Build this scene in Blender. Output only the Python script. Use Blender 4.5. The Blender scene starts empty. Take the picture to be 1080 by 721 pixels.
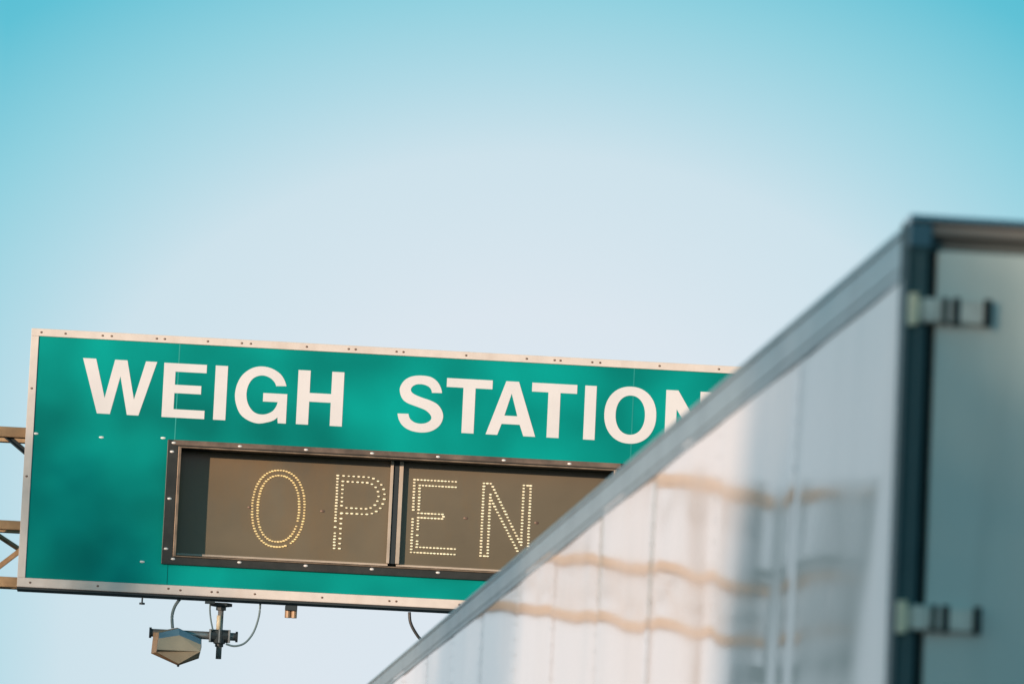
import bpy, math, random
from mathutils import Vector, Matrix, noise
from mathutils.geometry import tessellate_polygon
random.seed(7)
R = math.radians
scene = bpy.context.scene
COL = scene.collection

# ------------------------------------------------------------------ helpers
class MB:
    """collects shapes, links them as one mesh object"""
    def __init__(s): s.v = []; s.f = []
    def add(s, vs, fs):
        o = len(s.v); s.v += [tuple(v) for v in vs]; s.f += [tuple(i + o for i in f) for f in fs]; return s
    def box(s, x0, x1, y0, y1, z0, z1, ch=0.0):
        if ch <= 0:
            vs = [(x, y, z) for z in (z0, z1) for y in (y0, y1) for x in (x0, x1)]
            return s.add(vs, [(0, 2, 3, 1), (4, 5, 7, 6), (0, 1, 5, 4), (2, 6, 7, 3), (0, 4, 6, 2), (1, 3, 7, 5)])
        # chamfered in the x-z outline, extruded along y with eased front edge
        def ring(e, y):
            a, b, c, d = x0 + e, x1 - e, z0 + e, z1 - e
            k = ch
            return [(a + k, y, c), (b - k, y, c), (b, y, c + k), (b, y, d - k), (b - k, y, d), (a + k, y, d), (a, y, d - k), (a, y, c + k)]
        rs = [ring(ch * .7, y0), ring(0, y0 + ch * .7), ring(0, y1)]
        vs = sum(rs, []); fs = [tuple(range(8)), tuple(range(23, 15, -1))]
        for r in range(2):
            for i in range(8):
                j = (i + 1) % 8
                fs.append((r * 8 + i, r * 8 + 8 + i, r * 8 + 8 + j, r * 8 + j))
        return s.add(vs, fs)
    def prism(s, outline, y0, y1, holes=()):
        """outline in (x, z), extruded from y0 (front) to y1"""
        loops = [list(outline)] + [list(h) for h in holes]
        flat = [p for l in loops for p in l]
        tris = tessellate_polygon([[Vector((p[0], p[1], 0)) for p in l] for l in loops])
        n = len(flat)
        vs = [(p[0], y0, p[1]) for p in flat] + [(p[0], y1, p[1]) for p in flat]
        fs = []
        for t in tris:
            a, b, c = [flat[i] for i in t]
            if (b[0]-a[0])*(c[1]-a[1]) - (b[1]-a[1])*(c[0]-a[0]) < 0: t = (t[0], t[2], t[1])
            fs.append(tuple(t)); fs.append((t[2] + n, t[1] + n, t[0] + n))
        k = 0
        for li, l in enumerate(loops):
            m = len(l)
            area = sum(l[i][0]*l[(i+1) % m][1] - l[(i+1) % m][0]*l[i][1] for i in range(m))
            fl = (area > 0) == (li == 0)
            for i in range(m):
                a, b = k + i, k + (i + 1) % m
                fs.append((b, a, a + n, b + n) if fl else (a, b, b + n, a + n))
            k += m
        return s.add(vs, fs)
    def tube(s, pts, r, n=8, cap=True):
        pts = [Vector(p) for p in pts]; rings = []
        up = Vector((0, 0, 1))
        for i, p in enumerate(pts):
            t = (pts[min(i + 1, len(pts) - 1)] - pts[max(i - 1, 0)]).normalized()
            a = t.cross(up)
            if a.length < .05: a = t.cross(Vector((0, 1, 0)))
            a.normalize(); b = t.cross(a).normalized()
            rr = r[i] if isinstance(r, (list, tuple)) else r
            rings.append([p + (a * math.cos(k * 2 * math.pi / n) + b * math.sin(k * 2 * math.pi / n)) * rr for k in range(n)])
        vs = sum(rings, []); fs = []
        for q in range(len(pts) - 1):
            for k in range(n):
                j = (k + 1) % n
                fs.append((q*n + k, q*n + j, q*n + n + j, q*n + n + k))
        if cap: fs += [tuple(range(n - 1, -1, -1)), tuple((len(pts) - 1) * n + k for k in range(n))]
        return s.add(vs, fs)
    def bar(s, a, b, w, h, up=(0, 0, 1)):
        """rectangular bar between two points"""
        a, b = Vector(a), Vector(b); t = (b - a).normalized(); up = Vector(up)
        x = t.cross(up)
        if x.length < .05: x = t.cross(Vector((0, 1, 0)))
        x.normalize(); z = x.cross(t).normalized()
        vs = [p + x * i * w / 2 + z * j * h / 2 for p in (a, b) for (i, j) in ((-1, -1), (1, -1), (1, 1), (-1, 1))]
        return s.add(vs, [(3, 2, 1, 0), (4, 5, 6, 7), (0, 1, 5, 4), (1, 2, 6, 5), (2, 3, 7, 6), (3, 0, 4, 7)])
    def angle(s, a, b, w, t, up=(0, 0, 1), side=(0, -1, 0)):
        """steel angle: two thin legs at right angles"""
        a, b = Vector(a), Vector(b); d = (b - a).normalized()
        n1 = Vector(up) - d * d.dot(Vector(up)); n1.normalize(); n2 = Vector(side) - d * d.dot(Vector(side)); n2 -= n1 * n1.dot(n2); n2.normalize()
        prof = [(0, 0), (w, 0), (w, t), (t, t), (t, w), (0, w)]
        vs = [p + n1 * u + n2 * v for p in (a, b) for (u, v) in prof]
        fs = [(0, 1, 2, 3), (0, 3, 4, 5), (9, 8, 7, 6), (11, 10, 9, 6)] + [(i, (i+1) % 6, 6 + (i+1) % 6, 6 + i) for i in range(6)]
        return s.add(vs, fs)
    def dome(s, c, rx, rz, h, n=8):
        """low lens/rivet head pointing to -y"""
        cx, cy, cz = c
        vs = [(cx + rx*math.cos(a), cy, cz + rz*math.sin(a)) for a in [k*2*math.pi/n for k in range(n)]]
        vs += [(cx + .6*rx*math.cos(a), cy - h*.8, cz + .6*rz*math.sin(a)) for a in [k*2*math.pi/n for k in range(n)]]
        vs.append((cx, cy - h, cz))
        fs = [(k, (k+1) % n, n + (k+1) % n, n + k) for k in range(n)] + [(n + k, n + (k+1) % n, 2*n) for k in range(n)]
        return s.add(vs, fs)
    def build(s, name, m, parent=None, smooth=False, bevel=0.0):
        me = bpy.data.meshes.new(name); me.from_pydata(s.v, [], s.f); me.validate(); me.update()
        o = bpy.data.objects.new(name, me); COL.objects.link(o)
        me.materials.append(m)
        if parent: o.parent = parent
        if smooth:
            for p in me.polygons: p.use_smooth = True
        if bevel:
            b = o.modifiers.new('bevel', 'BEVEL'); b.width = bevel; b.segments = 2; b.limit_method = 'ANGLE'; b.angle_limit = R(40)
        return o

def tag(o, label=None, cat=None, group=None, kind=None):
    if label: o['label'] = label
    if cat: o['category'] = cat
    if group: o['group'] = group
    if kind: o['kind'] = kind
    return o
def empty(name, loc, rz=0):
    o = bpy.data.objects.new(name, None); COL.objects.link(o); o.empty_display_size = .2
    o.location = loc; o.rotation_euler = (0, 0, rz); return o
def children(o): return [c for c in COL.objects if c.parent == o]
def copy_tree(o, parent=None):
    c = o.copy(); COL.objects.link(c)
    if parent: c.parent = parent
    for ch in children(o): copy_tree(ch, c)
    return c

def mat(name, col, rough=.5, metal=0., var=.12, nscale=6., bump=0., bscale=40., spec=.5, coat=0., coat_r=.05, streak=0., dirt=None, dirt_amt=0., ior=None, rvar=.1, win=(.25, .75), det=6):
    m = bpy.data.materials.new(name); m.use_nodes = True
    nt = m.node_tree; N = nt.nodes; L = nt.links; b = N['Principled BSDF']
    tc = N.new('ShaderNodeTexCoord')
    n1 = N.new('ShaderNodeTexNoise'); n1.inputs['Scale'].default_value = nscale; n1.inputs['Detail'].default_value = det
    L.new(tc.outputs['Object'], n1.inputs['Vector'])
    mr = N.new('ShaderNodeMapRange'); mr.inputs[1].default_value = win[0]; mr.inputs[2].default_value = win[1]
    mr.inputs[3].default_value = 1 - var; mr.inputs[4].default_value = 1 + var
    L.new(n1.outputs['Fac'], mr.inputs[0])
    mx = N.new('ShaderNodeVectorMath'); mx.operation = 'SCALE'; mx.inputs[0].default_value = col[:3]
    L.new(mr.outputs[0], mx.inputs['Scale']); out = mx.outputs[0]
    if dirt:
        n2 = N.new('ShaderNodeTexNoise'); n2.inputs['Scale'].default_value = 1.0; n2.inputs['Detail'].default_value = 8; n2.inputs['Roughness'].default_value = .65
        mp = N.new('ShaderNodeMapping'); mp.inputs['Scale'].default_value = (streak or 4, streak or 4, .5 if streak else 4)
        L.new(tc.outputs['Object'], mp.inputs[0]); L.new(mp.outputs[0], n2.inputs['Vector'])
        r2 = N.new('ShaderNodeMapRange'); r2.inputs[1].default_value = .48; r2.inputs[2].default_value = .75; r2.inputs[3].default_value = 0; r2.inputs[4].default_value = dirt_amt
        L.new(n2.outputs['Fac'], r2.inputs[0])
        mm = N.new('ShaderNodeMix'); mm.data_type = 'RGBA'; mm.inputs['B'].default_value = (*dirt, 1)
        L.new(r2.outputs[0], mm.inputs['Factor']); L.new(out, mm.inputs['A']); out = mm.outputs['Result']
    L.new(out, b.inputs['Base Color'])
    rr = N.new('ShaderNodeMapRange'); rr.inputs[1].default_value = .25; rr.inputs[2].default_value = .75
    rr.inputs[3].default_value = max(.02, rough*(1 - rvar)); rr.inputs[4].default_value = min(1, rough*(1 + rvar))
    L.new(n1.outputs['Fac'], rr.inputs[0]); L.new(rr.outputs[0], b.inputs['Roughness'])
    b.inputs['Metallic'].default_value = metal; b.inputs['Specular IOR Level'].default_value = spec
    if ior: b.inputs['IOR'].default_value = ior
    b.inputs['Coat Weight'].default_value = coat; b.inputs['Coat Roughness'].default_value = coat_r
    if bump:
        n3 = N.new('ShaderNodeTexNoise'); n3.inputs['Scale'].default_value = bscale; n3.inputs['Detail'].default_value = 4
        L.new(tc.outputs['Object'], n3.inputs['Vector'])
        bp = N.new('ShaderNodeBump'); bp.inputs['Strength'].default_value = bump; bp.inputs['Distance'].default_value = .01
        L.new(n3.outputs['Fac'], bp.inputs['Height']); L.new(bp.outputs[0], b.inputs['Normal'])
    return m

# ------------------------------------------------------------------ camera
CAM = Vector((0, 0, 2.669))
FPX, YAW, PITCH, ROLL = 5579.1, R(5.02772), R(7.16913), R(2.66038)
fw = Vector((math.sin(YAW)*math.cos(PITCH), math.cos(YAW)*math.cos(PITCH), math.sin(PITCH)))
rt = Vector((math.cos(YAW), -math.sin(YAW), 0)); up = rt.cross(fw)
r2 = math.cos(ROLL)*rt + math.sin(ROLL)*up; u2 = -math.sin(ROLL)*rt + math.cos(ROLL)*up
cd = bpy.data.cameras.new('camera'); cam = bpy.data.objects.new('camera', cd); COL.objects.link(cam)
M = Matrix((r2, u2, -fw)).transposed().to_4x4(); M.translation = CAM; cam.matrix_world = M
cd.sensor_width = 36; cd.lens = FPX/1080*36; cd.clip_start = .1; cd.clip_end = 6000
cd.dof.use_dof = True; cd.dof.focus_distance = 45.0; cd.dof.aperture_fstop = 7.4; cd.dof.aperture_blades = 9
scene.camera = cam

# ------------------------------------------------------------------ light and sky
SUN_AZ, SUN_EL = 222., 6.5        # azimuth from +Y (the road ahead) clockwise
sd = Vector((math.sin(R(SUN_AZ))*math.cos(R(SUN_EL)), math.cos(R(SUN_AZ))*math.cos(R(SUN_EL)), math.sin(R(SUN_EL))))
sl = bpy.data.lights.new('sun', 'SUN'); sl.energy = 4.5; sl.angle = R(.5); sl.color = (1, .755, .58)
so = bpy.data.objects.new('sun', sl); COL.objects.link(so); so.rotation_euler = sd.to_track_quat('Z', 'Y').to_euler()
w = bpy.data.worlds.new('World'); scene.world = w; w.use_nodes = True
nt = w.node_tree; N = nt.nodes; L = nt.links; N.clear()
def node(t, **k):
    n = N.new(t)
    for a, b in k.items(): setattr(n, a, b)
    return n
def math_n(op, a, b=None):
    n = node('ShaderNodeMath', operation=op)
    for i, x in enumerate((a, b)):
        if x is None: continue
        if isinstance(x, (int, float)): n.inputs[i].default_value = x
        else: L.new(x, n.inputs[i])
    return n.outputs[0]
sky = node('ShaderNodeTexSky', sky_type='NISHITA', sun_disc=False, sun_elevation=R(SUN_EL), sun_rotation=R(SUN_AZ), air_density=1.0, dust_density=1.5)
tc = node('ShaderNodeTexCoord'); sx = node('ShaderNodeSeparateXYZ'); L.new(tc.outputs['Generated'], sx.inputs[0])
el = math_n('MULTIPLY', math_n('ARCSINE', sx.outputs['Z']), 180/math.pi)
az = math_n('SUBTRACT', math_n('MULTIPLY', math_n('ARCTAN2', sx.outputs['X'], sx.outputs['Y']), 180/math.pi), 5.35)
e1 = math_n('MAXIMUM', math_n('SUBTRACT', el, 5.5), 0)
aa = math_n('MULTIPLY', math_n('ABSOLUTE', az), .74)
a1 = math_n('MAXIMUM', math_n('MINIMUM', aa, math_n('SUBTRACT', 8.9, aa)), 1.5)  # sides dimmed like a vignette, then brightened again beyond view to lift trailer side
a1 = math_n('MINIMUM', a1, aa)
dist = math_n('SQRT', math_n('ADD', math_n('MULTIPLY', e1, e1), math_n('MULTIPLY', a1, a1)))
fac = math_n('DIVIDE', dist, 90.)
fac = math_n('POWER', fac, .5)
def lin(c): return tuple(((x/255+.055)/1.055)**2.4 if x > 10 else x/255/12.92 for x in c)
rp = node('ShaderNodeValToRGB'); rp.color_ramp.interpolation = 'LINEAR'
stops = [(0, (225, 234, 243)), (2., (221, 232, 241)), (3.7, (207, 228, 238)), (4.6, (176, 219, 232)), (5.4, (147, 211, 226)), (6.6, (92, 194, 215)), (10, (62, 174, 195)), (30, (45, 142, 165)), (90, (35, 116, 142))]
els = rp.color_ramp.elements
while len(els) < len(stops): els.new(.5)
for e, (d, c) in zip(els, stops): e.position = math.sqrt(d/90.); e.color = (*lin(c), 1)
L.new(fac, rp.inputs[0])
sc10 = node('ShaderNodeVectorMath', operation='SCALE'); sc10.inputs['Scale'].default_value = 10.
L.new(rp.outputs[0], sc10.inputs[0])
mixn = node('ShaderNodeMix', data_type='RGBA'); mixn.inputs['Factor'].default_value = .97
L.new(sky.outputs[0], mixn.inputs['A']); L.new(sc10.outputs[0], mixn.inputs['B'])
bg = node('ShaderNodeBackground'); bg.inputs['Strength'].default_value = .1
L.new(mixn.outputs['Result'], bg.inputs['Color'])
wo = node('ShaderNodeOutputWorld'); L.new(bg.outputs[0], wo.inputs[0])
vs = scene.view_settings; vs.view_transform = 'Standard'; vs.look = 'None'; vs.exposure = 0; vs.gamma = 1; vs.use_curve_mapping = False
scene.cycles.use_denoising = True; scene.cycles.max_bounces = 8
scene.cycles.sample_clamp_indirect = 6

# ------------------------------------------------------------------ materials
M_asphalt = mat('asphalt', (.05, .05, .052), .9, var=.25, nscale=3, bump=.4, bscale=150)
M_ground = mat('dry_ground', (.17, .16, .11), .95, var=.3, nscale=.6, bump=.3)
M_line = mat('road_paint', (.75, .74, .7), .7, var=.1)
M_yel = mat('yellow_paint', (.7, .45, .06), .7, var=.1)
M_green = mat('green_sheeting', (.0008, .275, .245), .55, var=.36, nscale=1.05, bump=.08, bscale=2.2, spec=.05, win=(.32, .66), det=1.6)  # soft mottle in the green imitates dappled shade and reflections
M_white = mat('white_sheeting', (.76, .74, .745), .5, var=.05, nscale=3, spec=.3)
M_border = mat('border_aluminium', (.74, .665, .61), .5, var=.07, nscale=8, dirt=(.5, .36, .27), dirt_amt=.35, streak=3)
M_screw = mat('dark_screw', (.2, .13, .1), .5, metal=.4)
M_bolt = mat('bright_bolt', (.93, .9, .87), .3, var=.03)
M_box = mat('sign_box_metal', (.05, .055, .055), .6, var=.2)
M_bronze = mat('bronze_frame', (.030, .031, .028), .42, metal=.2, var=.25, nscale=9, bump=.1, bscale=25)
M_worn_lit = mat('worn_lit_trim', (.2, .135, .10), .45, metal=.3, var=.4, nscale=6, dirt=(.09, .065, .05), dirt_amt=.8)  # worn metal, also lightened to tan for the light the top flange catches
M_lip = mat('worn_bronze_lip', (.28, .2, .14), .45, metal=.4, var=.35, nscale=12, dirt=(.09, .06, .045), dirt_amt=.7)
M_bead = mat('pale_bead', (.5, .42, .34), .4, var=.2, nscale=4)
M_lens = mat('smoked_cover', (.145, .118, .076), .3, var=.22, nscale=1.1, bump=.06, bscale=2.5, spec=.45, dirt=(.23, .135, .05), dirt_amt=.55, streak=1.3)
M_inner = mat('cabinet_inner', (.02, .03, .036), .7, var=.1)
M_steel = mat('truss_steel', (.43, .285, .155), .6, metal=.15, var=.25, nscale=7, dirt=(.2, .1, .05), dirt_amt=.6)
M_tower = mat('tower_paint', (.05, .08, .09), .5, var=.2)
M_galv = mat('galvanised', (.38, .38, .37), .45, metal=.6, var=.2, nscale=15)
M_radar = mat('radar_plastic', (.37, .325, .235), .4, var=.1)
M_radrim = mat('radar_case', (.55, .31, .15), .45, var=.15)
M_dark = mat('dark_metal', (.03, .042, .047), .5, metal=.2, var=.2)
M_cream = mat('cream_sleeve', (.85, .72, .5), .4)
M_cable = mat('cable_jacket', (.17, .25, .27), .5, var=.1)
M_blackc = mat('black_cable', (.02, .022, .024), .5)
M_fit = mat('tan_fitting', (.34, .22, .13), .45, metal=.2, var=.2)
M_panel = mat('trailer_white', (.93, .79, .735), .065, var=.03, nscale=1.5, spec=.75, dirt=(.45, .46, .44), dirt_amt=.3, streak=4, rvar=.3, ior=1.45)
M_rail = mat('rail_aluminium', (.43, .47, .475), .38, metal=.72, var=.08, nscale=5, dirt=(.22, .24, .25), dirt_amt=.5)
M_post = mat('frame_steel', (.045, .095, .105), .55, spec=.15, var=.2)
M_door = mat('door_paint', (.58, .65, .61), .25, var=.06, nscale=2, spec=.5, dirt=(.36, .42, .39), dirt_amt=.55, streak=4)
M_rib = mat('rib_paint', (.10, .15, .155), .5)
M_seal = mat('door_seal', (.008, .012, .014), .8, spec=.15)
M_hinge = mat('hinge_steel', (.62, .60, .54), .4, metal=.3, var=.2, nscale=30)
M_tyre = mat('rubber', (.02, .02, .02), .85)
M_roof = mat('roof_sheet', (.6, .62, .63), .35, metal=.5)
M_red = mat('red_lens', (.45, .02, .02), .25)
M_bark = mat('bark', (.09, .065, .045), .9, var=.3, bump=.5)
M_leaf = mat('leaf', (.06, .09, .03), .6, var=.4, nscale=1.5)
def led(name, c, s):
    m = bpy.data.materials.new(name); m.use_nodes = True; b = m.node_tree.nodes['Principled BSDF']
    b.inputs['Base Color'].default_value = (.8, .7, .4, 1); b.inputs['Emission Color'].default_value = (*c, 1); b.inputs['Emission Strength'].default_value = s
    n = m.node_tree.nodes.new('ShaderNodeTexNoise'); n.inputs['Scale'].default_value = 9
    mr = m.node_tree.nodes.new('ShaderNodeMapRange'); mr.inputs[1].default_value = .3; mr.inputs[2].default_value = .7; mr.inputs[3].default_value = s*.65; mr.inputs[4].default_value = s*1.25
    t = m.node_tree.nodes.new('ShaderNodeTexCoord')
    m.node_tree.links.new(t.outputs['Object'], n.inputs['Vector'])
    m.node_tree.links.new(n.outputs['Fac'], mr.inputs[0]); m.node_tree.links.new(mr.outputs[0], b.inputs['Emission Strength']); return m
M_led_y = led('led_amber', (1, .60, .19), .55)
M_led_w = led('led_warm_white', (1, .88, .66), .72)

# ------------------------------------------------------------------ ground and road
tag(MB().box(-1500, 1500, -1500, 2500, -.3, 0).build('ground', M_ground), kind='structure')
def sheet(x0, x1, y0, y1, z): 
    return MB().add([(x0, y0, z), (x1, y0, z), (x1, y1, z), (x0, y1, z)], [(0, 1, 2, 3)])
tag(sheet(-14, 10, -600, 1200, .004).build('road', M_asphalt), kind='structure')
mk = MB()
for x in (-4.4, -.6):
    for k in range(-20, 60):
        q = sheet(x - .06, x + .06, k*12, k*12 + 3.2, .008); mk.add(q.v, q.f)
q = sheet(6.3, 6.42, -600, 1200, .008); mk.add(q.v, q.f)
tag(mk.build('lane_markings', M_line), kind='structure')
tag(sheet(-8.3, -8.16, -600, 1200, .008).build('edge_line', M_yel), kind='structure')

# ------------------------------------------------------------------ the sign
S = .85                                     # metres per layout unit on the sign face
SX, SY, SZ, SYAW = -.157, 44.716, 5.984, R(-1.331)
def srt(name): return empty(name, (SX, SY, SZ), SYAW)
def P(pts): return [(a*S, b*S) for a, b in pts]
sign = srt('highway_sign')
tag(sign, 'wide green overhead weigh station sign with white letters and a lit message box', 'road sign')
WID, TOP, BOT = 7.40, 2.604, .02
D0 = 0.0
# green sheeting: three panels with thin gaps between, cut out round the message box
cx0, cx1, cz0, cz1 = 1.46, 5.95, .36, 1.52
g = .005
MB().prism(P([(.075, .115), (1.486 - g, .115), (1.486 - g, cz0), (cx0, cz0), (cx0, cz1), (1.486 - g, cz1), (1.486 - g, 2.53), (.075, 2.53)]), 0, .02).build('panel', M_green, sign)
MB().prism(P([(1.486, .115), (6.051 - g, .115), (6.051 - g, 2.53), (1.486, 2.53), (1.486, cz1), (cx1, cz1), (cx1, cz0), (1.486, cz0)]), 0, .02).build('panel', M_green, sign)
MB().prism(P([(6.051, .115), (7.325, .115), (7.325, 2.53), (6.051, 2.53)]), 0, .02).build('panel', M_green, sign)
# light seam covers (the pale vertical joints)
for u, a, b in ((1.482, 1.565, 2.528), (6.0485, .117, 2.528)):
    MB().box((u - .005)*S, (u + .005)*S, -.0015, .001, a*S, b*S).build('joint_strip', mat('joint', (.02, .36, .32) if u < 3 else (.006, .29, .26), .5), sign)
# box behind
MB().prism(P([(.02, BOT), (WID - .02, BOT), (WID - .02, TOP - .02), (.02, TOP - .02)]), .021, .3, [P([(cx0 - .02, cz0 - .02), (cx1 + .02, cz0 - .02), (cx1 + .02, cz1 + .02), (cx0 - .02, cz1 + .02)])]).build('sign_box', M_box, sign)
# aluminium border strips
def strip(a0, a1, b0, b1, pts, y0=-.012):
    o = MB().box(a0*S, a1*S, y0, .018, b0*S, b1*S, .004).build('border_strip', M_border, sign)
    for (x, z) in pts:
        MB().dome((x*S, y0, z*S), .012, .009, .006).build('screw', M_screw, o, True)
    return o
tz = TOP - .038
strip(0, WID, 2.528, TOP, [(.1, tz), (.34, tz), (.71, tz), (.8, tz), (1.25, tz), (1.33, tz), (1.76, tz), (2.1, tz), (2.19, tz), (2.75, tz), (3.17, tz), (3.24, tz), (3.65, tz), (3.72, tz), (4.35, tz), (4.96, tz), (5.24, tz), (5.3, tz), (5.62, tz), (5.7, tz), (6.3, tz), (6.9, tz)])
bz = .066
strip(0, WID, BOT, .112, [(.13, bz), (.8, bz), (1.5, bz + .01), (1.62, bz), (1.93, bz), (1.99, bz), (2.36, bz), (3.03, bz), (3.7, bz), (3.77, bz), (4.4, bz), (5.1, bz), (5.8, bz), (6.5, bz)])
strip(0, .078, .1125, 2.5275, [(.035, 1.12), (.035, 2.0)], -.0115)
strip(WID - .078, WID, .1125, 2.5275, [(WID - .035, 1.12), (WID - .035, 2.0)], -.0115)
MB().box(0, WID*S, .006, .31, -.002*S, BOT*S - .001).build('bottom_lip', M_dark, sign)
for (x, z) in ((.103, 1.552), (.753, 1.549), (1.226, .331), (1.366, 1.575)):
    MB().dome((x*S, 0, z*S), .022, .010, .008).build('bolt', M_bolt, sign, True)
MB().tube([(1.247*S, .04, -.02*S), (1.247*S, .04, -.075*S)], .007).tube([(1.247*S, .04, -.072*S), (1.247*S, .04, -.09*S)], .024).build('drain_stud', M_dark, sign)
MB().box(2.67*S, 2.79*S, .03, .13, -.075*S, -.023*S, .004).build('conduit_box', M_dark, sign)
MB().tube([(2.70*S, .08, -.07*S), (2.70*S, .08, -.145*S)], .026, 12).tube([(2.76*S, .08, -.07*S), (2.76*S, .08, -.145*S)], .026, 12).build('conduit_fitting', M_fit, sign)
MB().box(1.87*S, 1.97*S, .02, .1, -.045*S, -.023*S).build('cable_gland', M_dark, sign)

# ---- white lettering
W = [[0.527,2.333],[0.658,2.333],[0.763,1.943],[0.847,2.333],[0.97,2.333],[1.055,1.943],[1.155,2.333],[1.267,2.333],[1.108,1.786],[0.993,1.786],[0.909,2.17],[0.824,1.786],[0.695,1.786]]
S1 = [[4.126,2.175],[4.114,2.224],[4.076,2.285],[4.01,2.329],[3.911,2.34],[3.813,2.325],[3.744,2.282],[3.705,2.216],[3.705,2.159],[3.732,2.097],[3.784,2.057],[3.884,2.024],[3.97,1.993],[4.021,1.949],[4.03,1.907],[3.99,1.87],[3.927,1.856],[3.863,1.867],[3.816,1.903],[3.8,1.949]]
S2 = [[3.69,1.946],[3.708,1.883],[3.753,1.822],[3.832,1.781],[3.939,1.768],[4.036,1.787],[4.111,1.841],[4.146,1.913],[4.14,1.984],[4.094,2.052],[4.022,2.091],[3.921,2.121],[3.842,2.152],[3.813,2.186],[3.825,2.222],[3.866,2.248],[3.929,2.252],[3.987,2.234],[4.016,2.204],[4.026,2.172]]
G1 = [[2.568,2.16],[2.544,2.22],[2.498,2.281],[2.411,2.33],[2.312,2.345],[2.215,2.322],[2.127,2.254],[2.076,2.159],[2.058,2.052],[2.073,1.954],[2.12,1.857],[2.2,1.798],[2.3,1.771],[2.397,1.788],[2.459,1.812],[2.493,1.842]]
G2 = [[2.499,1.784],[2.58,1.784],[2.58,2.08],[2.34,2.08],[2.34,1.994]]
G3 = [[2.488,1.995],[2.473,1.947],[2.434,1.896],[2.365,1.866],[2.295,1.867],[2.237,1.899],[2.191,1.967],[2.173,2.051],[2.183,2.137],[2.221,2.209],[2.275,2.245],[2.338,2.254],[2.402,2.233],[2.447,2.193],[2.465,2.155]]
def smooth(pts, n=5):
    """Catmull-Rom through the points, open ends"""
    out = []
    q = [pts[0]] + pts + [pts[-1]]
    for i in range(1, len(q) - 2):
        p0, p1, p2, p3 = q[i-1], q[i], q[i+1], q[i+2]
        for k in range(n):
            t = k/n
            out.append([.5*((2*p1[d]) + (-p0[d]+p2[d])*t + (2*p0[d]-5*p1[d]+4*p2[d]-p3[d])*t*t + (-p0[d]+3*p1[d]-3*p2[d]+p3[d])*t**3) for d in (0, 1)])
    return out + [pts[-1]]
def ell(cx, cz, rx, rz, n=48, ex=2.15):
    o = []
    for k in range(n):
        a = 2*math.pi*k/n; c, s = math.cos(a), math.sin(a)
        o.append((cx + rx*math.copysign(abs(c)**(2/ex), c), cz + rz*math.copysign(abs(s)**(2/ex), s)))
    return o
cb, ct = 1.785, 2.33
def letE(x0, x1): return [(x0, cb), (x1, cb), (x1, cb + .084), (x0 + .116, cb + .084), (x0 + .116, 2.031), (x1 - .045, 2.031), (x1 - .045, 2.115), (x0 + .116, 2.115), (x0 + .116, 2.246), (x1, 2.246), (x1, ct), (x0, ct)]
def letI(x0, x1): return [(x0, cb), (x1, cb), (x1, ct), (x0, ct)]
def letH(x0, x1): return [(x0, cb), (x0 + .122, cb), (x0 + .122, 2.017), (x1 - .122, 2.017), (x1 - .122, cb), (x1, cb), (x1, ct), (x1 - .122, ct), (x1 - .122, 2.105), (x0 + .122, 2.105), (x0 + .122, ct), (x0, ct)]
def letT(x0, x1):
    m = (x0 + x1)/2; return [(m - .061, cb), (m + .061, cb), (m + .061, 2.24), (x1, 2.24), (x1, ct), (x0, ct), (x0, 2.24), (m - .061, 2.24)]
def letN(x0, x1): return [(x0, cb), (x0 + .112, cb), (x0 + .112, 2.14), (x1 - .122, cb), (x1, cb), (x1, ct), (x1 - .112, ct), (x1 - .112, 1.97), (x0 + .122, ct), (x0, ct)]
letters = [('W', W, []), ('E', letE(1.338, 1.764), []), ('I', letI(1.852, 1.975), []),
           ('G', smooth(G1) + G2 + smooth(G3), []), ('H', letH(2.68, 3.14), []),
           ('S', smooth(S1) + smooth(S2), []), ('T', letT(4.17, 4.63), []),
           ('A', [(4.582, cb), (4.766, ct), (4.894, ct), (5.081, cb), (4.961, cb), (4.92, 1.898), (4.738, 1.898), (4.699, cb)], [[(4.826, 2.208), (4.892, 1.983), (4.762, 1.983)]]),
           ('T', letT(5.028, 5.482), []), ('I', letI(5.562, 5.678), []),
           ('O', ell(6.027, 2.055, .262, .288), [ell(6.027, 2.055, .148, .198)[::-1]]), ('N', letN(6.38, 6.838), [])]
for ch, outl, holes in letters:
    o = MB().prism(P(outl), -.003, .0015, [P(h) for h in holes]).build('letter', M_white, sign)
    o['label'] = 'white letter ' + ch

# ---- message box: bronze flange, recess, two smoked covers, dotted letters
ox0, ox1, oz0, oz1 = 1.414, 5.985, .317, 1.56
ix0, ix1, iz0, iz1 = 1.525, 5.915, .395, 1.497
rect = lambda a, b, c, d: [(a, c), (b, c), (b, d), (a, d)]
cab = MB().prism(P(rect(ox0, ox1, oz0, oz1)), -.03, -.0005, [P(rect(ix0, ix1, iz0, iz1))]).build('message_box', M_bronze, sign, bevel=.004)
cab['label'] = 'dark bronze framed message box with dotted lit letters'
MB().add([(ox0*S + .05, -.031, oz1*S - .001), (ox1*S - .03, -.031, oz1*S - .001), (ox1*S - .03, -.040, (iz1 + .012)*S), (ox0*S + .05, -.040, (iz1 + .012)*S), (ox0*S + .05, -.030, (iz1 + .012)*S), (ox1*S - .03, -.030, (iz1 + .012)*S)], [(0, 3, 2, 1), (3, 4, 5, 2), (0, 4, 3), (1, 2, 5), (0, 1, 5, 4)]).build('top_trim', M_worn_lit, cab)
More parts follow.
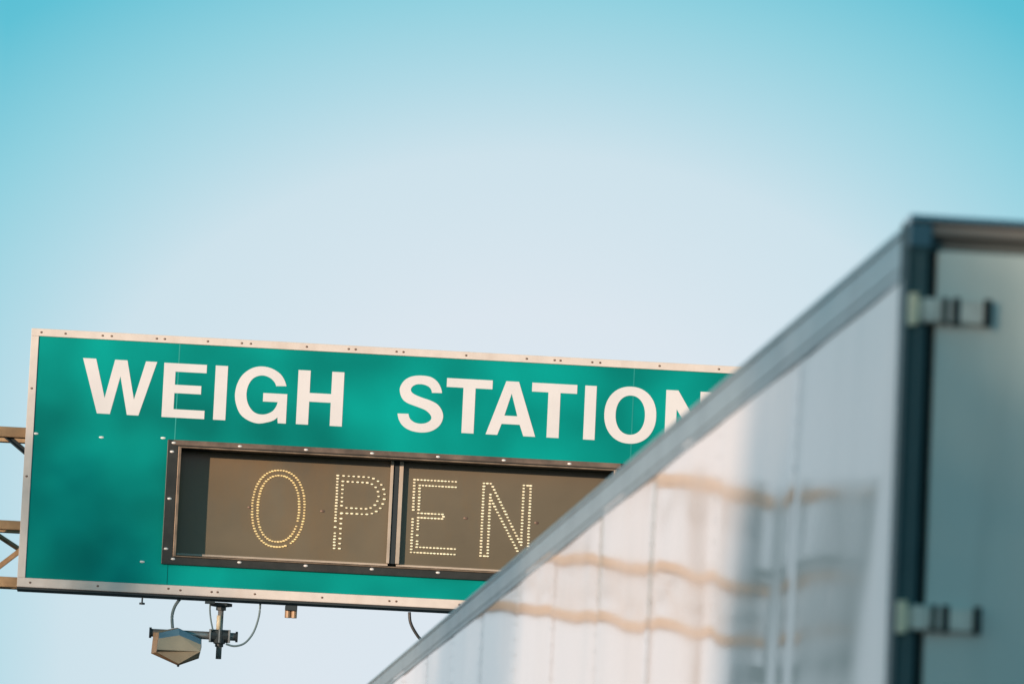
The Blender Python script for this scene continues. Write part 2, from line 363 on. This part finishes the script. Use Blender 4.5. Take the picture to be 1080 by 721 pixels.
# worn lip round the opening
lw = .03
MB().prism(P(rect(ix0, ix1, iz0, iz1)), -.042, -.0305 + .02, [P(rect(ix0 + lw, ix1 - lw, iz0 + .012, iz1 - .014))]).build('lip', M_lip, cab, bevel=.003)
DEP = .25
MB().prism(P(rect(ix0 - .02, ix1 + .02, iz0 - .03, iz1 + .03)), .0015, DEP + .05, [P(rect(ix0 + lw, ix1 - lw, iz0 + .004, iz1 - .004))]).build('recess', M_inner, cab)
MB().box((ix0 - .02)*S, (ix1 + .02)*S, DEP + .05, DEP + .07, (iz0 - .03)*S, (iz1 + .03)*S).build('back_plate', M_inner, cab)
dv0, dv1 = 3.66, 3.79
lz0, lz1 = .445, iz1 - .006
for a, b in ((ix0 + lw, dv0 + .02), (dv1 - .03, ix1 - lw)):
    cv = MB()
    nx, nz = 24, 12                         # a slightly bowed sheet
    for j in range(nz + 1):
        for i in range(nx + 1):
            u, v = a + (b - a)*i/nx, lz0 + (lz1 - lz0)*j/nz
            bow = -.008*math.sin(math.pi*i/nx)*math.sin(math.pi*j/nz)
            cv.v.append((u*S, DEP + bow, v*S))
    cv.f = [(j*(nx+1)+i, j*(nx+1)+i+1, (j+1)*(nx+1)+i+1, (j+1)*(nx+1)+i) for j in range(nz) for i in range(nx)]
    cv.build('cover', M_lens, cab, True)
    MB().box((a - .01)*S, (b + .01)*S, DEP - .07, DEP - .02, .405*S, .425*S, .003).build('sill_bead', M_lip, cab)
    MB().box((a + .002)*S, (b - .002)*S, DEP - .03, DEP - .012, (lz0 - .008)*S, (lz0 + .012)*S, .003).build('sill_bead', M_bead, cab)
for a, b, y in ((dv0, dv0 + .03, DEP - .07), (dv1 - .04, dv1, DEP - .06)):
    MB().box(a*S, b*S, y, DEP - .02, (lz0 + .014)*S, (iz1 - .006)*S, .003).build('divider', M_bead, cab)
MB().box((dv0 + .034)*S, (dv1 - .044)*S, DEP - .055, DEP - .03, (lz0 + .014)*S, (iz1 - .006)*S).build('divider_core', M_inner, cab)
for x, z in [(1.475 + .66*k, 1.528) for k in range(7)] + [(1.53 + .66*k, .372) for k in range(7)] + [(1.462, 1.44), (1.462, .97), (1.455, .47), (5.95, 1.0)]:
    MB().dome((x*S, -.03 if z < 1.5 else -.036, z*S), .019, .010, .009).build('bolt', M_bolt, cab, True)
for x, z in ((2.27, .955), (3.0, .955), (4.44, .96), (5.155, .95)):
    MB().dome((x*S, DEP - .009, z*S), .020, .012, .004).build('screw', M_screw, cab, True)

def resample(path, pitch, closed=False):
    pts = [Vector((a, b)) for a, b in path]
    if closed: pts.append(pts[0])
    L_ = [0]
    for a, b in zip(pts, pts[1:]): L_.append(L_[-1] + (b - a).length)
    n = max(1, round(L_[-1]/pitch)); out = []
    for k in range(n if closed else n + 1):
        d = L_[-1]*k/n; i = 0
        while i < len(pts) - 2 and L_[i+1] < d: i += 1
        t = (d - L_[i])/max(1e-9, L_[i+1] - L_[i]); out.append(pts[i].lerp(pts[i+1], min(t, 1)))
    return out
LR = random.Random(4)
def led_letter(label, paths, m, yoff=-.012):
    b = MB()
    for path, pitch, closed in paths:
        for p in resample(path, pitch, closed):
            if LR.random() < .02: continue              # a few dead lamps
            q = LR.uniform(.85, 1.1)
            b.dome((p.x*S + LR.uniform(-.0012, .0012), DEP + yoff, p.y*S), (.0125 if m is M_led_y else .0130)*q, .0058*q, .006, 8)
    o = b.build('dotted_letter', m, cab, True); o['label'] = label
lb, lt = .588, 1.320
led_letter('amber dotted letter O', [(ell(2.557, .956, .262, .385, 90, 2.25), .0285, True), (ell(2.557, .956, .208, .333, 90, 2.25), .0285, True)], M_led_y)
def bowl(x0, zt, zb, xr, n=14):
    r = (zt - zb)/2; cz = (zt + zb)/2
    return [(x0, zt), (xr - r*.95, zt)] + [(xr - r*.95 + r*.95*math.sin(math.pi*k/n), cz + r*math.cos(math.pi*k/n)) for k in range(1, n)] + [(xr - r*.95, zb), (x0, zb)]
x0 = 3.134
led_letter('dotted letter P', [([(x0, lt), (x0, lb)], .031, False), (bowl(x0 + .06, lt, .945, 3.616), .05, False), (bowl(x0 + .105, lt - .056, 1.0, 3.555), .05, False),
           ([(x0 + .055, 1.265), (x0 + .055, 1.02)], .042, False), ([(x0 + .055, .94), (x0 + .055, lb)], .05, False)], M_led_w)
x0 = 3.908; hp = .034
led_letter('dotted letter E', [([(x0, lt), (x0, lb)], .031, False), ([(x0 + .034, lt), (4.325, lt), ], hp, False), ([(4.325, lt - .055), (x0 + .055, lt - .055)], hp, False),
           ([(x0 + .055, lt - .085), (x0 + .055, 1.02)], .031, False), ([(x0 + .055, .985), (4.215, .985), (4.215, .94), (x0 + .055, .94)], hp, False),
           ([(x0 + .055, .91), (x0 + .055, lb + .085)], .031, False), ([(x0 + .055, lb + .055), (4.345, lb + .055)], hp, False), ([(x0 + .034, lb), (4.345, lb)], hp, False)], M_led_w)
x0, x1, q = 4.607, 5.08, .07
led_letter('dotted letter N', [([(x0, lt), (x0, lb)], .031, False), ([(x0 + q, 1.21), (x0 + q, lb)], .031, False), ([(x0 + .035, lt), (x0 + q, lt)], .035, False), ([(x0 + .035, lb), (x0 + .04, lb)], .035, False),
           ([(x0 + q + .02, lt - .03), (x1 - q, lb + .13)], .034, False), ([(x0 + q + .015, lt - .17), (x1 - q, lb + .01)], .034, False),
           ([(x1 - q, lt), (x1 - q, lb + .16)], .031, False), ([(x1, lt), (x1, lb)], .031, False), ([(x1 - .035, lt), (x1 - .03, lt)], .035, False), ([(x1 - q + .01, lb), (x1 - .03, lb)], .035, False)], M_led_w)

# ------------------------------------------------------------------ radar detector hung under the sign
rad = srt('radar_detector'); tag(rad, 'tan six-sided radar detector clamped to a pipe under the sign edge', 'radar detector')
k6 = S/630.
def dv(dx, dy, y): return (1.617*S + dx*k6, y, -.485*S - dy*k6)
outer = [(-5, -120), (150, -55), (153, 0), (140, 66), (13, 118), (-160, 50), (-152, -84)]
ring0 = [dv(x, y, .13) for x, y in outer]; ring1 = [dv(x, y, .02) for x, y in [(4, -112), (150, -50), (153, 0), (140, 66), (15, 112), (-128, 46), (-118, -76)]]
back = [dv(x*.75, y*.75, .17) for x, y in outer]
h = MB(); n = 7
h.add(ring1 + ring0 + back, [(i, i + 7, (i+1) % 7 + 7, (i+1) % 7) for i in range(7)] + [(i + 7, i + 14, (i+1) % 7 + 14, (i+1) % 7 + 7) for i in range(7)] + [tuple(range(14, 21))])
case = h.build('housing', M_radrim, rad)
# raised face: top bevel, upper facet, ridge, lower facet
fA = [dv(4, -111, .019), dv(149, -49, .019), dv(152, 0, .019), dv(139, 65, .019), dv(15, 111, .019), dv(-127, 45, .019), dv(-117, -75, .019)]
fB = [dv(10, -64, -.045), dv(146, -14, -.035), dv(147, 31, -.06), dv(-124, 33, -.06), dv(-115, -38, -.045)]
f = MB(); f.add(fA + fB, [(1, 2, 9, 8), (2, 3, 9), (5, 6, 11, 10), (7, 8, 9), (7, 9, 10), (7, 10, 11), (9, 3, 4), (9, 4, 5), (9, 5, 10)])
bv = MB(); bv.add([fA[6], fA[0], fA[1], fB[4], fB[0], fB[1]], [(0, 1, 4, 3), (1, 2, 5, 4)]); bv.build('top_bevel', mat('bevel_sky_tint', (.13, .25, .33), .35), case)  # bevel tinted blue-grey to stand for reflected sky
f.build('radome', M_radar, case)
MB().dome(dv(13, 121, .05), .012, .012, .02).build('drain_plug', M_dark, case)
MB().tube([(1.335*S, .20, -.352*S), (2.215*S, .20, -.352*S)], .034, 14).build('mounting_pipe', M_galv, rad, True)
MB().tube([(2.035*S, .20, -.024*S), (2.035*S, .20, -.58*S)], .024, 12).build('hanger_post', M_galv, rad, True)
MB().tube([(2.02*S, .165, -.15*S), (2.02*S, .165, -.29*S)], .02, 10).build('bright_sleeve', M_cream, rad, True)
MB().tube([(2.035*S, .20, -.024*S), (2.035*S, .20, -.055*S)], .11*S, 6).tube([(2.035*S, .20, -.05*S), (2.035*S, .20, -.095*S)], .05*S, 8).build('ceiling_flange', M_dark, rad)
cl = MB().tube([(1.93*S, .20, -.352*S), (2.13*S, .20, -.352*S)], .055, 12).tube([(2.035*S, .19, -.30*S), (2.035*S, .19, -.43*S)], .05, 10).tube([(2.035*S, .2, -.42*S), (2.035*S, .2, -.46*S)], .036, 8)
cl = cl.build('clamp', M_dark, rad, bevel=.004)
for dx in (-.09, .0, .1):
    MB().tube([((2.03 + dx)*S, .15, -.29*S), ((2.03 + dx)*S, .15, -.42*S)], .010, 6).build('clamp_bolt', M_galv, cl)
for dx in (1.345, 2.205):
    MB().tube([((dx - .012)*S, .2, -.352*S), ((dx + .012)*S, .2, -.352*S)], .045, 12).build('pipe_cap', M_dark, rad)
def arc(pts, n=8): return [(a*S, y, b*S) for (a, b), y in zip(smooth(pts, n), [.16]*999)]
MB().tube(arc([(1.625, .0), (1.575, -.08), (1.552, -.18), (1.563, -.30)]), .013).build('cable', M_cable, rad, True)
MB().tube(arc([(1.925, -.0), (1.925, -.1), (1.94, -.2), (1.965, -.30)]), .007).build('cable', M_cable, rad, True)
MB().tube(arc([(2.423, -.0), (2.415, -.14), (2.37, -.3), (2.29, -.41), (2.19, -.447), (2.10, -.43)]), .0085).build('cable', M_cable, rad, True)
hang = MB().tube([(a*S, .16, b*S) for a, b in smooth([(3.915, -.02), (3.93, -.12), (3.985, -.22), (4.06, -.30), (4.2, -.36), (4.4, -.34), (4.55, -.22), (4.6, -.02)], 6)], .013).build('cable', M_blackc)
hang.location = (SX, SY, SZ); hang.rotation_euler = (0, 0, SYAW)
tag(hang, 'thin black cable looping down from the sign underside beside the truck roof edge', 'cable')

# ------------------------------------------------------------------ gantry truss behind the sign
gan = srt('sign_gantry'); tag(gan, 'orange-brown steel lattice gantry carrying the green sign from behind', 'gantry')
GL, GR, yf, yb = -4.39, 12.6, .42, 1.55
def g3(u, y, v): return (u*S, y, v*S)
GV = {'t': 1.60, 'm': .665, 'b': .095}
for y in (yf, yb):
    for v, hgt in ((GV['t'], .088), (GV['m'], .078), (GV['b'], .088)):
        v += .085 if y == yb else 0
        MB().bar(g3(GL, y, v), g3(GR, y, v), .1, hgt).build('chord', M_steel, gan, bevel=.006)
def brace(a, b, w=.055, m=None): MB().angle(a, b, w, .009).build('brace', m or M_steel, gan)
p0 = -3.78
k = 1
u = p0
while u < GR - 1.2:
    if k % 2 == 0: brace(g3(u, yf + .03, 1.58), g3(u + 1.17, yf + .03, .69), .05, M_dark)  # upper braces coloured dark, as if turned away from the sun
    else: brace(g3(u, yf + .03, .69), g3(u + 1.17, yf + .03, 1.58), .05, M_dark)
    k += 1; u += 1.17
u = -4.21; k = 1
while u < GR - .6:
    brace(g3(u, yf + .04, .62 if k % 2 else .14), g3(u + .56, yf + .04, .14 if k % 2 else .62), .045)
    if k % 2 == 0:
        brace(g3(u - .12, yf + .05, .64), g3(u + .5, yb, .36), .045)
    k += 1; u += .56
for uu in (GL + .3, GR - .3):                         # lattice end towers
    for du in (-.5, .5):
        for y in (yf - .05, yb + .05):
            MB().bar((uu*S + du, y, -SZ), (uu*S + du, y, 1.75*S), .17, .17).build('tower_leg', M_tower, gan, bevel=.008)
    z = -SZ + .4; k = 0
    while z < 1.2:
        for y in (yf - .05, yb + .05):
            MB().bar((uu*S - .5, y, z), (uu*S + .5, y, z), .07, .07).build('tower_rung', M_tower, gan)
            if z + .95 < 1.4: MB().bar((uu*S - .5, y, z), (uu*S + .5, y, z + .9), .05, .05).build('brace', M_tower, gan)
        z += .9
    MB().box(uu*S - .9, uu*S + .9, yf - .5, yb + .5, -SZ - .2, -SZ + .35, .05).build('footing', mat('concrete', (.35, .34, .32), .9, var=.15, bump=.3), gan)
for uu in (.9, 2.9, 4.9, 6.7):
    MB().bar(g3(uu, .36, .1), g3(uu, .36, 2.5), .09, .09).build('sign_bracket', M_galv, gan)

# ------------------------------------------------------------------ semi trailer
TX, TY, TZ, TW, TL = 1.517, 9.207, 4.10, 2.6, 16.0
tr = empty('semi_trailer', (TX, TY, 0)); tag(tr, 'white box semi trailer seen from its rear left top corner', 'trailer')
# local: x from the left side (0) to the right (2.6), y forward, z up from the road
RH = .104; FL = .105; FZ = 1.12
pw = 1.22; y = FL; i = 0
while y < TL - .02:
    y1 = min(y + pw, TL - .01); p = MB(); nx, nz = 20, 60; x_off = -.0005 if i % 2 else 0; tilt = (.0022, -.0012, .0005, -.002, .0016)[i % 5]
    for b in range(nz + 1):
        for a in range(nx + 1):
            yy, zz = y + (y1 - y)*a/nx, FZ + (TZ - RH + .02 - FZ)*b/nz
            t = a/nx; edge = min(t, 1 - t)*(y1 - y)
            wv = noise.noise((yy*1.15 + 5, zz*1.5, i*3.7))*.0030 + noise.noise((yy*2.8, zz*2.5, i*1.3))*.0008
            wv *= min(1, edge/.12); wv += tilt*(t - .5)*2*min(1, edge/.03)
            by = yy/1.6; wv -= .019*min(1, by)*max(0, 1 - max(0, yy - 1.6)/5.5)**1.5*math.sin(math.pi*(zz - FZ)/(TZ - RH + .02 - FZ))
            pil = -.0015*math.sin(math.pi*t)*(1 if i % 3 else .4)
            p.v.append((x_off + pil + wv, yy - (.012 if (a == nx and False) else 0), zz))
    p.f = [(b*(nx+1)+a, b*(nx+1)+nx+1+a, b*(nx+1)+nx+2+a, b*(nx+1)+a+1) for b in range(nz) for a in range(nx)]
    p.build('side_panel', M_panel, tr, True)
    y += pw; i += 1
MB().box(.012, .05, .02, TL, FZ, TZ - .01).build('side_lining', M_post, tr)
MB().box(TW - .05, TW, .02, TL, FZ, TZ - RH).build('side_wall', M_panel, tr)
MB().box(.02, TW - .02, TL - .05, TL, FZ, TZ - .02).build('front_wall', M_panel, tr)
# top rails: a rolled bead, a flat web and a drip groove, extruded along the trailer
prof = [(.03, 0), (.008, .0), (.001, -.004), (-.003, -.011), (-.003, -.018), (.0, -.022), (.0, -.030), (-.003, -.034), (-.0035, -.080), (-.002, -.083), (-.002, -.088), (-.004, -.090), (-.004, -.101), (-.002, -.104), (.03, -.104)]
def rail(mirror):
    r = MB(); m = len(prof); st = [0.09, 4, 8, 12, TL]
    for yy in st:
        for (x, z) in prof: r.v.append((TW - x if mirror else x, yy, TZ + z))
    for s in range(len(st) - 1):
        for q in range(m - 1):
            f = (s*m + q, s*m + q + 1, (s+1)*m + q + 1, (s+1)*m + q); r.f.append(f[::-1] if mirror else f)
    r.build('top_rail', M_rail, tr)
rail(False); rail(True)
MB().box(.028, TW - .028, .05, TL, TZ - .02, TZ - .003).build('roof', M_roof, tr)
# rear frame
fr = MB().box(0, .03, 0, .012, FZ - .1, TZ - .012, .002).box(-.0045, .031, .0125, FL, FZ - .1, TZ - .001, .0)
MB().box(TW - .03, TW, 0, .1, FZ - .1, TZ - .012, .002).build('rear_frame', M_post, tr)
fr.build('rear_frame', M_post, tr, bevel=.002)
MB().box(.011, .017, -.003, .001, FZ, TZ - .07).build('post_rib', M_rib, tr)
MB().box(-.0065, -.0046, .055, .068, FZ, TZ - .11).build('post_rib', M_rail, tr)
MB().box(.032, TW - .032, .004, .05, TZ - .034, TZ - .0135, .003).build('header', mat('header_paint', (.20, .185, .165), .5, var=.1), tr)
MB().box(.032, TW - .032, .03, .05, TZ - .058, TZ - .0345).build('header_recess', mat('recess_paint', (.13, .14, .13), .6), tr)
cap = MB(); cp = [(0, -.013), (-.004, -.012), (-.005, -.006), (-.003, -.001), (.004, .0015), (.05, .0015), (.05, -.013)]
for xx in (-.006, TW + .006):
    for (yy, z) in cp: cap.v.append((xx, yy, TZ + z + .001))
m = len(cp); cap.f = [(q, (q+1) % m, m + (q+1) % m, m + q) for q in range(m)] + [tuple(range(m - 1, -1, -1)), tuple(range(m, 2*m))]
cap.build('roof_cap', mat('cap_aluminium', (.42, .5, .54), .25, metal=.9), tr)
MB().box(-.0062, .034, -.004, .014, TZ - .058, TZ - .013, .004).build('corner_plate', mat('corner_paint', (.05, .13, .17), .35, metal=.3), tr)
MB().box(0, TW, 0, .1, FZ - .14, FZ - .02, .006).build('rear_sill', M_post, tr)
# doors with seals, hinges and lock rods
HZ = [TZ - .170 - .546*q for q in range(6)]
for side in (0, 1):
    X = (lambda e: e) if side == 0 else (lambda e: TW - e)
    def bx(mb, e0, e1, *r, **k): a, b = sorted((X(e0), X(e1))); return mb.box(a, b, *r, **k)
    door = bx(MB(), .046, 1.292, .006, .05, FZ, TZ - .06, ch=.004).build('rear_door', M_door, tr)
    sl_ = MB(); bx(sl_, .0305, .0455, .014, .05, FZ, TZ - .06); bx(sl_, .0462, 1.29, .02, .05, TZ - .0595, TZ - .0585); sl_.build('seal', M_seal, door)
    hk = []
    for z in HZ:
        hb = MB()
        a = [(X(-.005), .004), (X(-.005), -.010), (X(.004), -.020), (X(.010), -.020), (X(.010), .004)]
        hc = MB(); hc.add([(x, yy, z - .028) for x, yy in a] + [(x, yy, z + .028) for x, yy in a], [(0, 1, 6, 5), (1, 2, 7, 6), (2, 3, 8, 7), (3, 4, 9, 8), (4, 3, 2, 1, 0), (5, 6, 7, 8, 9)])
        hc.build('hinge_lit_edge', M_cream, door)  # pale cream puts a sunlit highlight on the hinge's chamfered edge
        bx(hb, .0195, .046, -.012, -.0005, z - .022, z + .022, ch=.003)
        bx(hb, .0098, .0200, -.004, -.0005, z - .018, z + .018)
        bx(hb, .0455, .132, -.010, .0055, z - .021, z + .021, ch=.003)
        hg = hb.build('hinge', M_hinge, door)
    for e in (.55, .95):
        MB().tube([(X(e), -.035, FZ + .05), (X(e), -.035, TZ - .07)], .014, 10).build('lock_rod', M_galv, door, True)
# dark hinge pins and bolts belong to the doors
for side, door in zip((0, 1), [o for o in children(tr) if o.name.startswith('rear_door')]):
    X = (lambda e: e) if side == 0 else (lambda e: TW - e)
    for z in HZ:
        for e, wd in ((.060, .0085), (.080, .011), (.137, .012)):
            MB().tube([(X(e), -.010, z - .024), (X(e), -.010, z + .024)], wd*.62, 10).build('hinge_pin', M_seal, door)
# rivets along the rear post and the panel seams
rv = MB()
def rivet(y, z, r=.0035):
    n = 6
    vs = [(-.0046, y + r*math.cos(a), z + r*math.sin(a)) for a in [q*2*math.pi/n for q in range(n)]] + [(-.0075, y, z)]
    rv.add(vs, [(q, n, (q+1) % n) for q in range(n)])
for q in range(70): rivet(FL - .012, TZ - .13 - q*.04)
for s in range(1, 13):
    for q in range(60): rivet(FL + s*pw + .02, TZ - .13 - q*.048, .003)
tag(rv.build('rivets', M_rail, tr), kind='stuff')
# running gear (below the picture)
MB().box(.05, TW - .05, .1, TL, FZ - .12, FZ - .001).build('floor_frame', M_post, tr)
MB().box(.25, TW - .25, .02, .12, .48, .58, .01).box(.5, .6, .03, .11, .57, FZ - .13).box(TW - .6, TW - .5, .03, .11, .57, FZ - .13).build('underride_guard', M_post, tr)
for x in (.18, TW - .18):
    MB().dome((x, -.002, FZ - .08), .05, .05, .02, 16).build('tail_light', M_red, tr, True)
for yy in (1.9, 3.2):
    MB().tube([(.3, yy, .52), (TW - .3, yy, .52)], .07, 12).build('axle', M_post, tr)
    for x0_, x1_ in ((.02, .30), (.32, .60), (TW - .60, TW - .32), (TW - .30, TW - .02)):
        ty = MB().tube([(x0_, yy, .52), (x0_ + .03, yy, .52), (x1_ - .03, yy, .52), (x1_, yy, .52)], [.47, .515, .515, .47], 28).build('wheel', M_tyre, tr)
        MB().tube([(x0_ - .004, yy, .52), (x1_ + .004, yy, .52)], .29, 20).build('rim', M_galv, ty)
for x in (.5, TW - .5):
    MB().bar((x, 12.6, .16), (x, 12.6, FZ - .13), .12, .12).box(x - .15, x + .15, 12.45, 12.75, .01, .16).build('landing_leg', M_post, tr)

# ------------------------------------------------------------------ unseen roadside trees towards the sun (behind the camera), placed for their shadows
def make_tree(seed, H, rad_, base, nleaf, label):
    rnd = random.Random(seed)
    t = empty('roadside_tree', (0, 0, 0))
    tag(t, label, 'tree', 'trees along the left side of the road')
    tb = MB().tube([(0, 0, -.1), (.1, .05, H*.3), (.0, .15, H*.6), (.1, .1, H*.9)], [.22, .18, .12, .04], 9)
    blobs = []
    for q in range(16):
        a = rnd.uniform(0, 6.28); zz = base + (H - base)*((q + .5)/16); prof_ = math.sin(math.pi*min(.97, (zz - base)/(H - base)*.85 + .12))
        rr = rad_*prof_*rnd.uniform(.3, .75); c = Vector((rr*math.cos(a), rr*math.sin(a), zz))
        tb.tube([(0, .1, max(1.2, zz - 1.6)), tuple(c)], [.07, .02], 6); blobs.append((c, rad_*rnd.uniform(.34, .55)))
    tb.build('trunk', M_bark, t)
    lf = MB()
    for q in range(nleaf):
        c, r = rnd.choice(blobs)
        d = Vector((rnd.gauss(0, 1), rnd.gauss(0, 1), rnd.gauss(0, .8))).normalized()*r*rnd.uniform(.35, 1)
        p = c + d; a = Vector((rnd.gauss(0, 1), rnd.gauss(0, 1), rnd.gauss(0, 1))).normalized(); b = a.orthogonal().normalized(); e = a.cross(b); s = rnd.uniform(.10, .2)
        lf.add([p - b*s, p + e*s*.5, p + b*s, p - e*s*.5], [(0, 1, 2, 3)])
    lf.build('crown', M_leaf, t)
    return t
TREES = []
sv = Vector((sd.x, sd.y)).normalized(); qv = Vector((-sv.y, sv.x)) if -sv.y > 0 else Vector((sv.y, -sv.x))
def put(t, q, a, rot=0): p = qv*q + sv*a; t.location = (p.x, p.y, 0); t.rotation_euler = (0, 0, rot)
put(make_tree(3, 7.0, 2.0, 1.7, 8200, 'unseen broad leafy tree on the left verge placed to shade the trailer doors'), -3.6, 20.5)
put(make_tree(5, 8.75, 2.0, 2.4, 6200, 'unseen taller leafy tree placed behind the broad one to shade the trailer side'), -5.7, 34)
put(make_tree(8, 11.2, 3.0, 2.6, 4600, 'wide airy tree on the left verge nearest the sign'), -11.9, 34)
put(make_tree(11, 14.6, 2.6, 4.0, 1500, 'tall sparse tree far out on the left verge'), -29.6, 32)
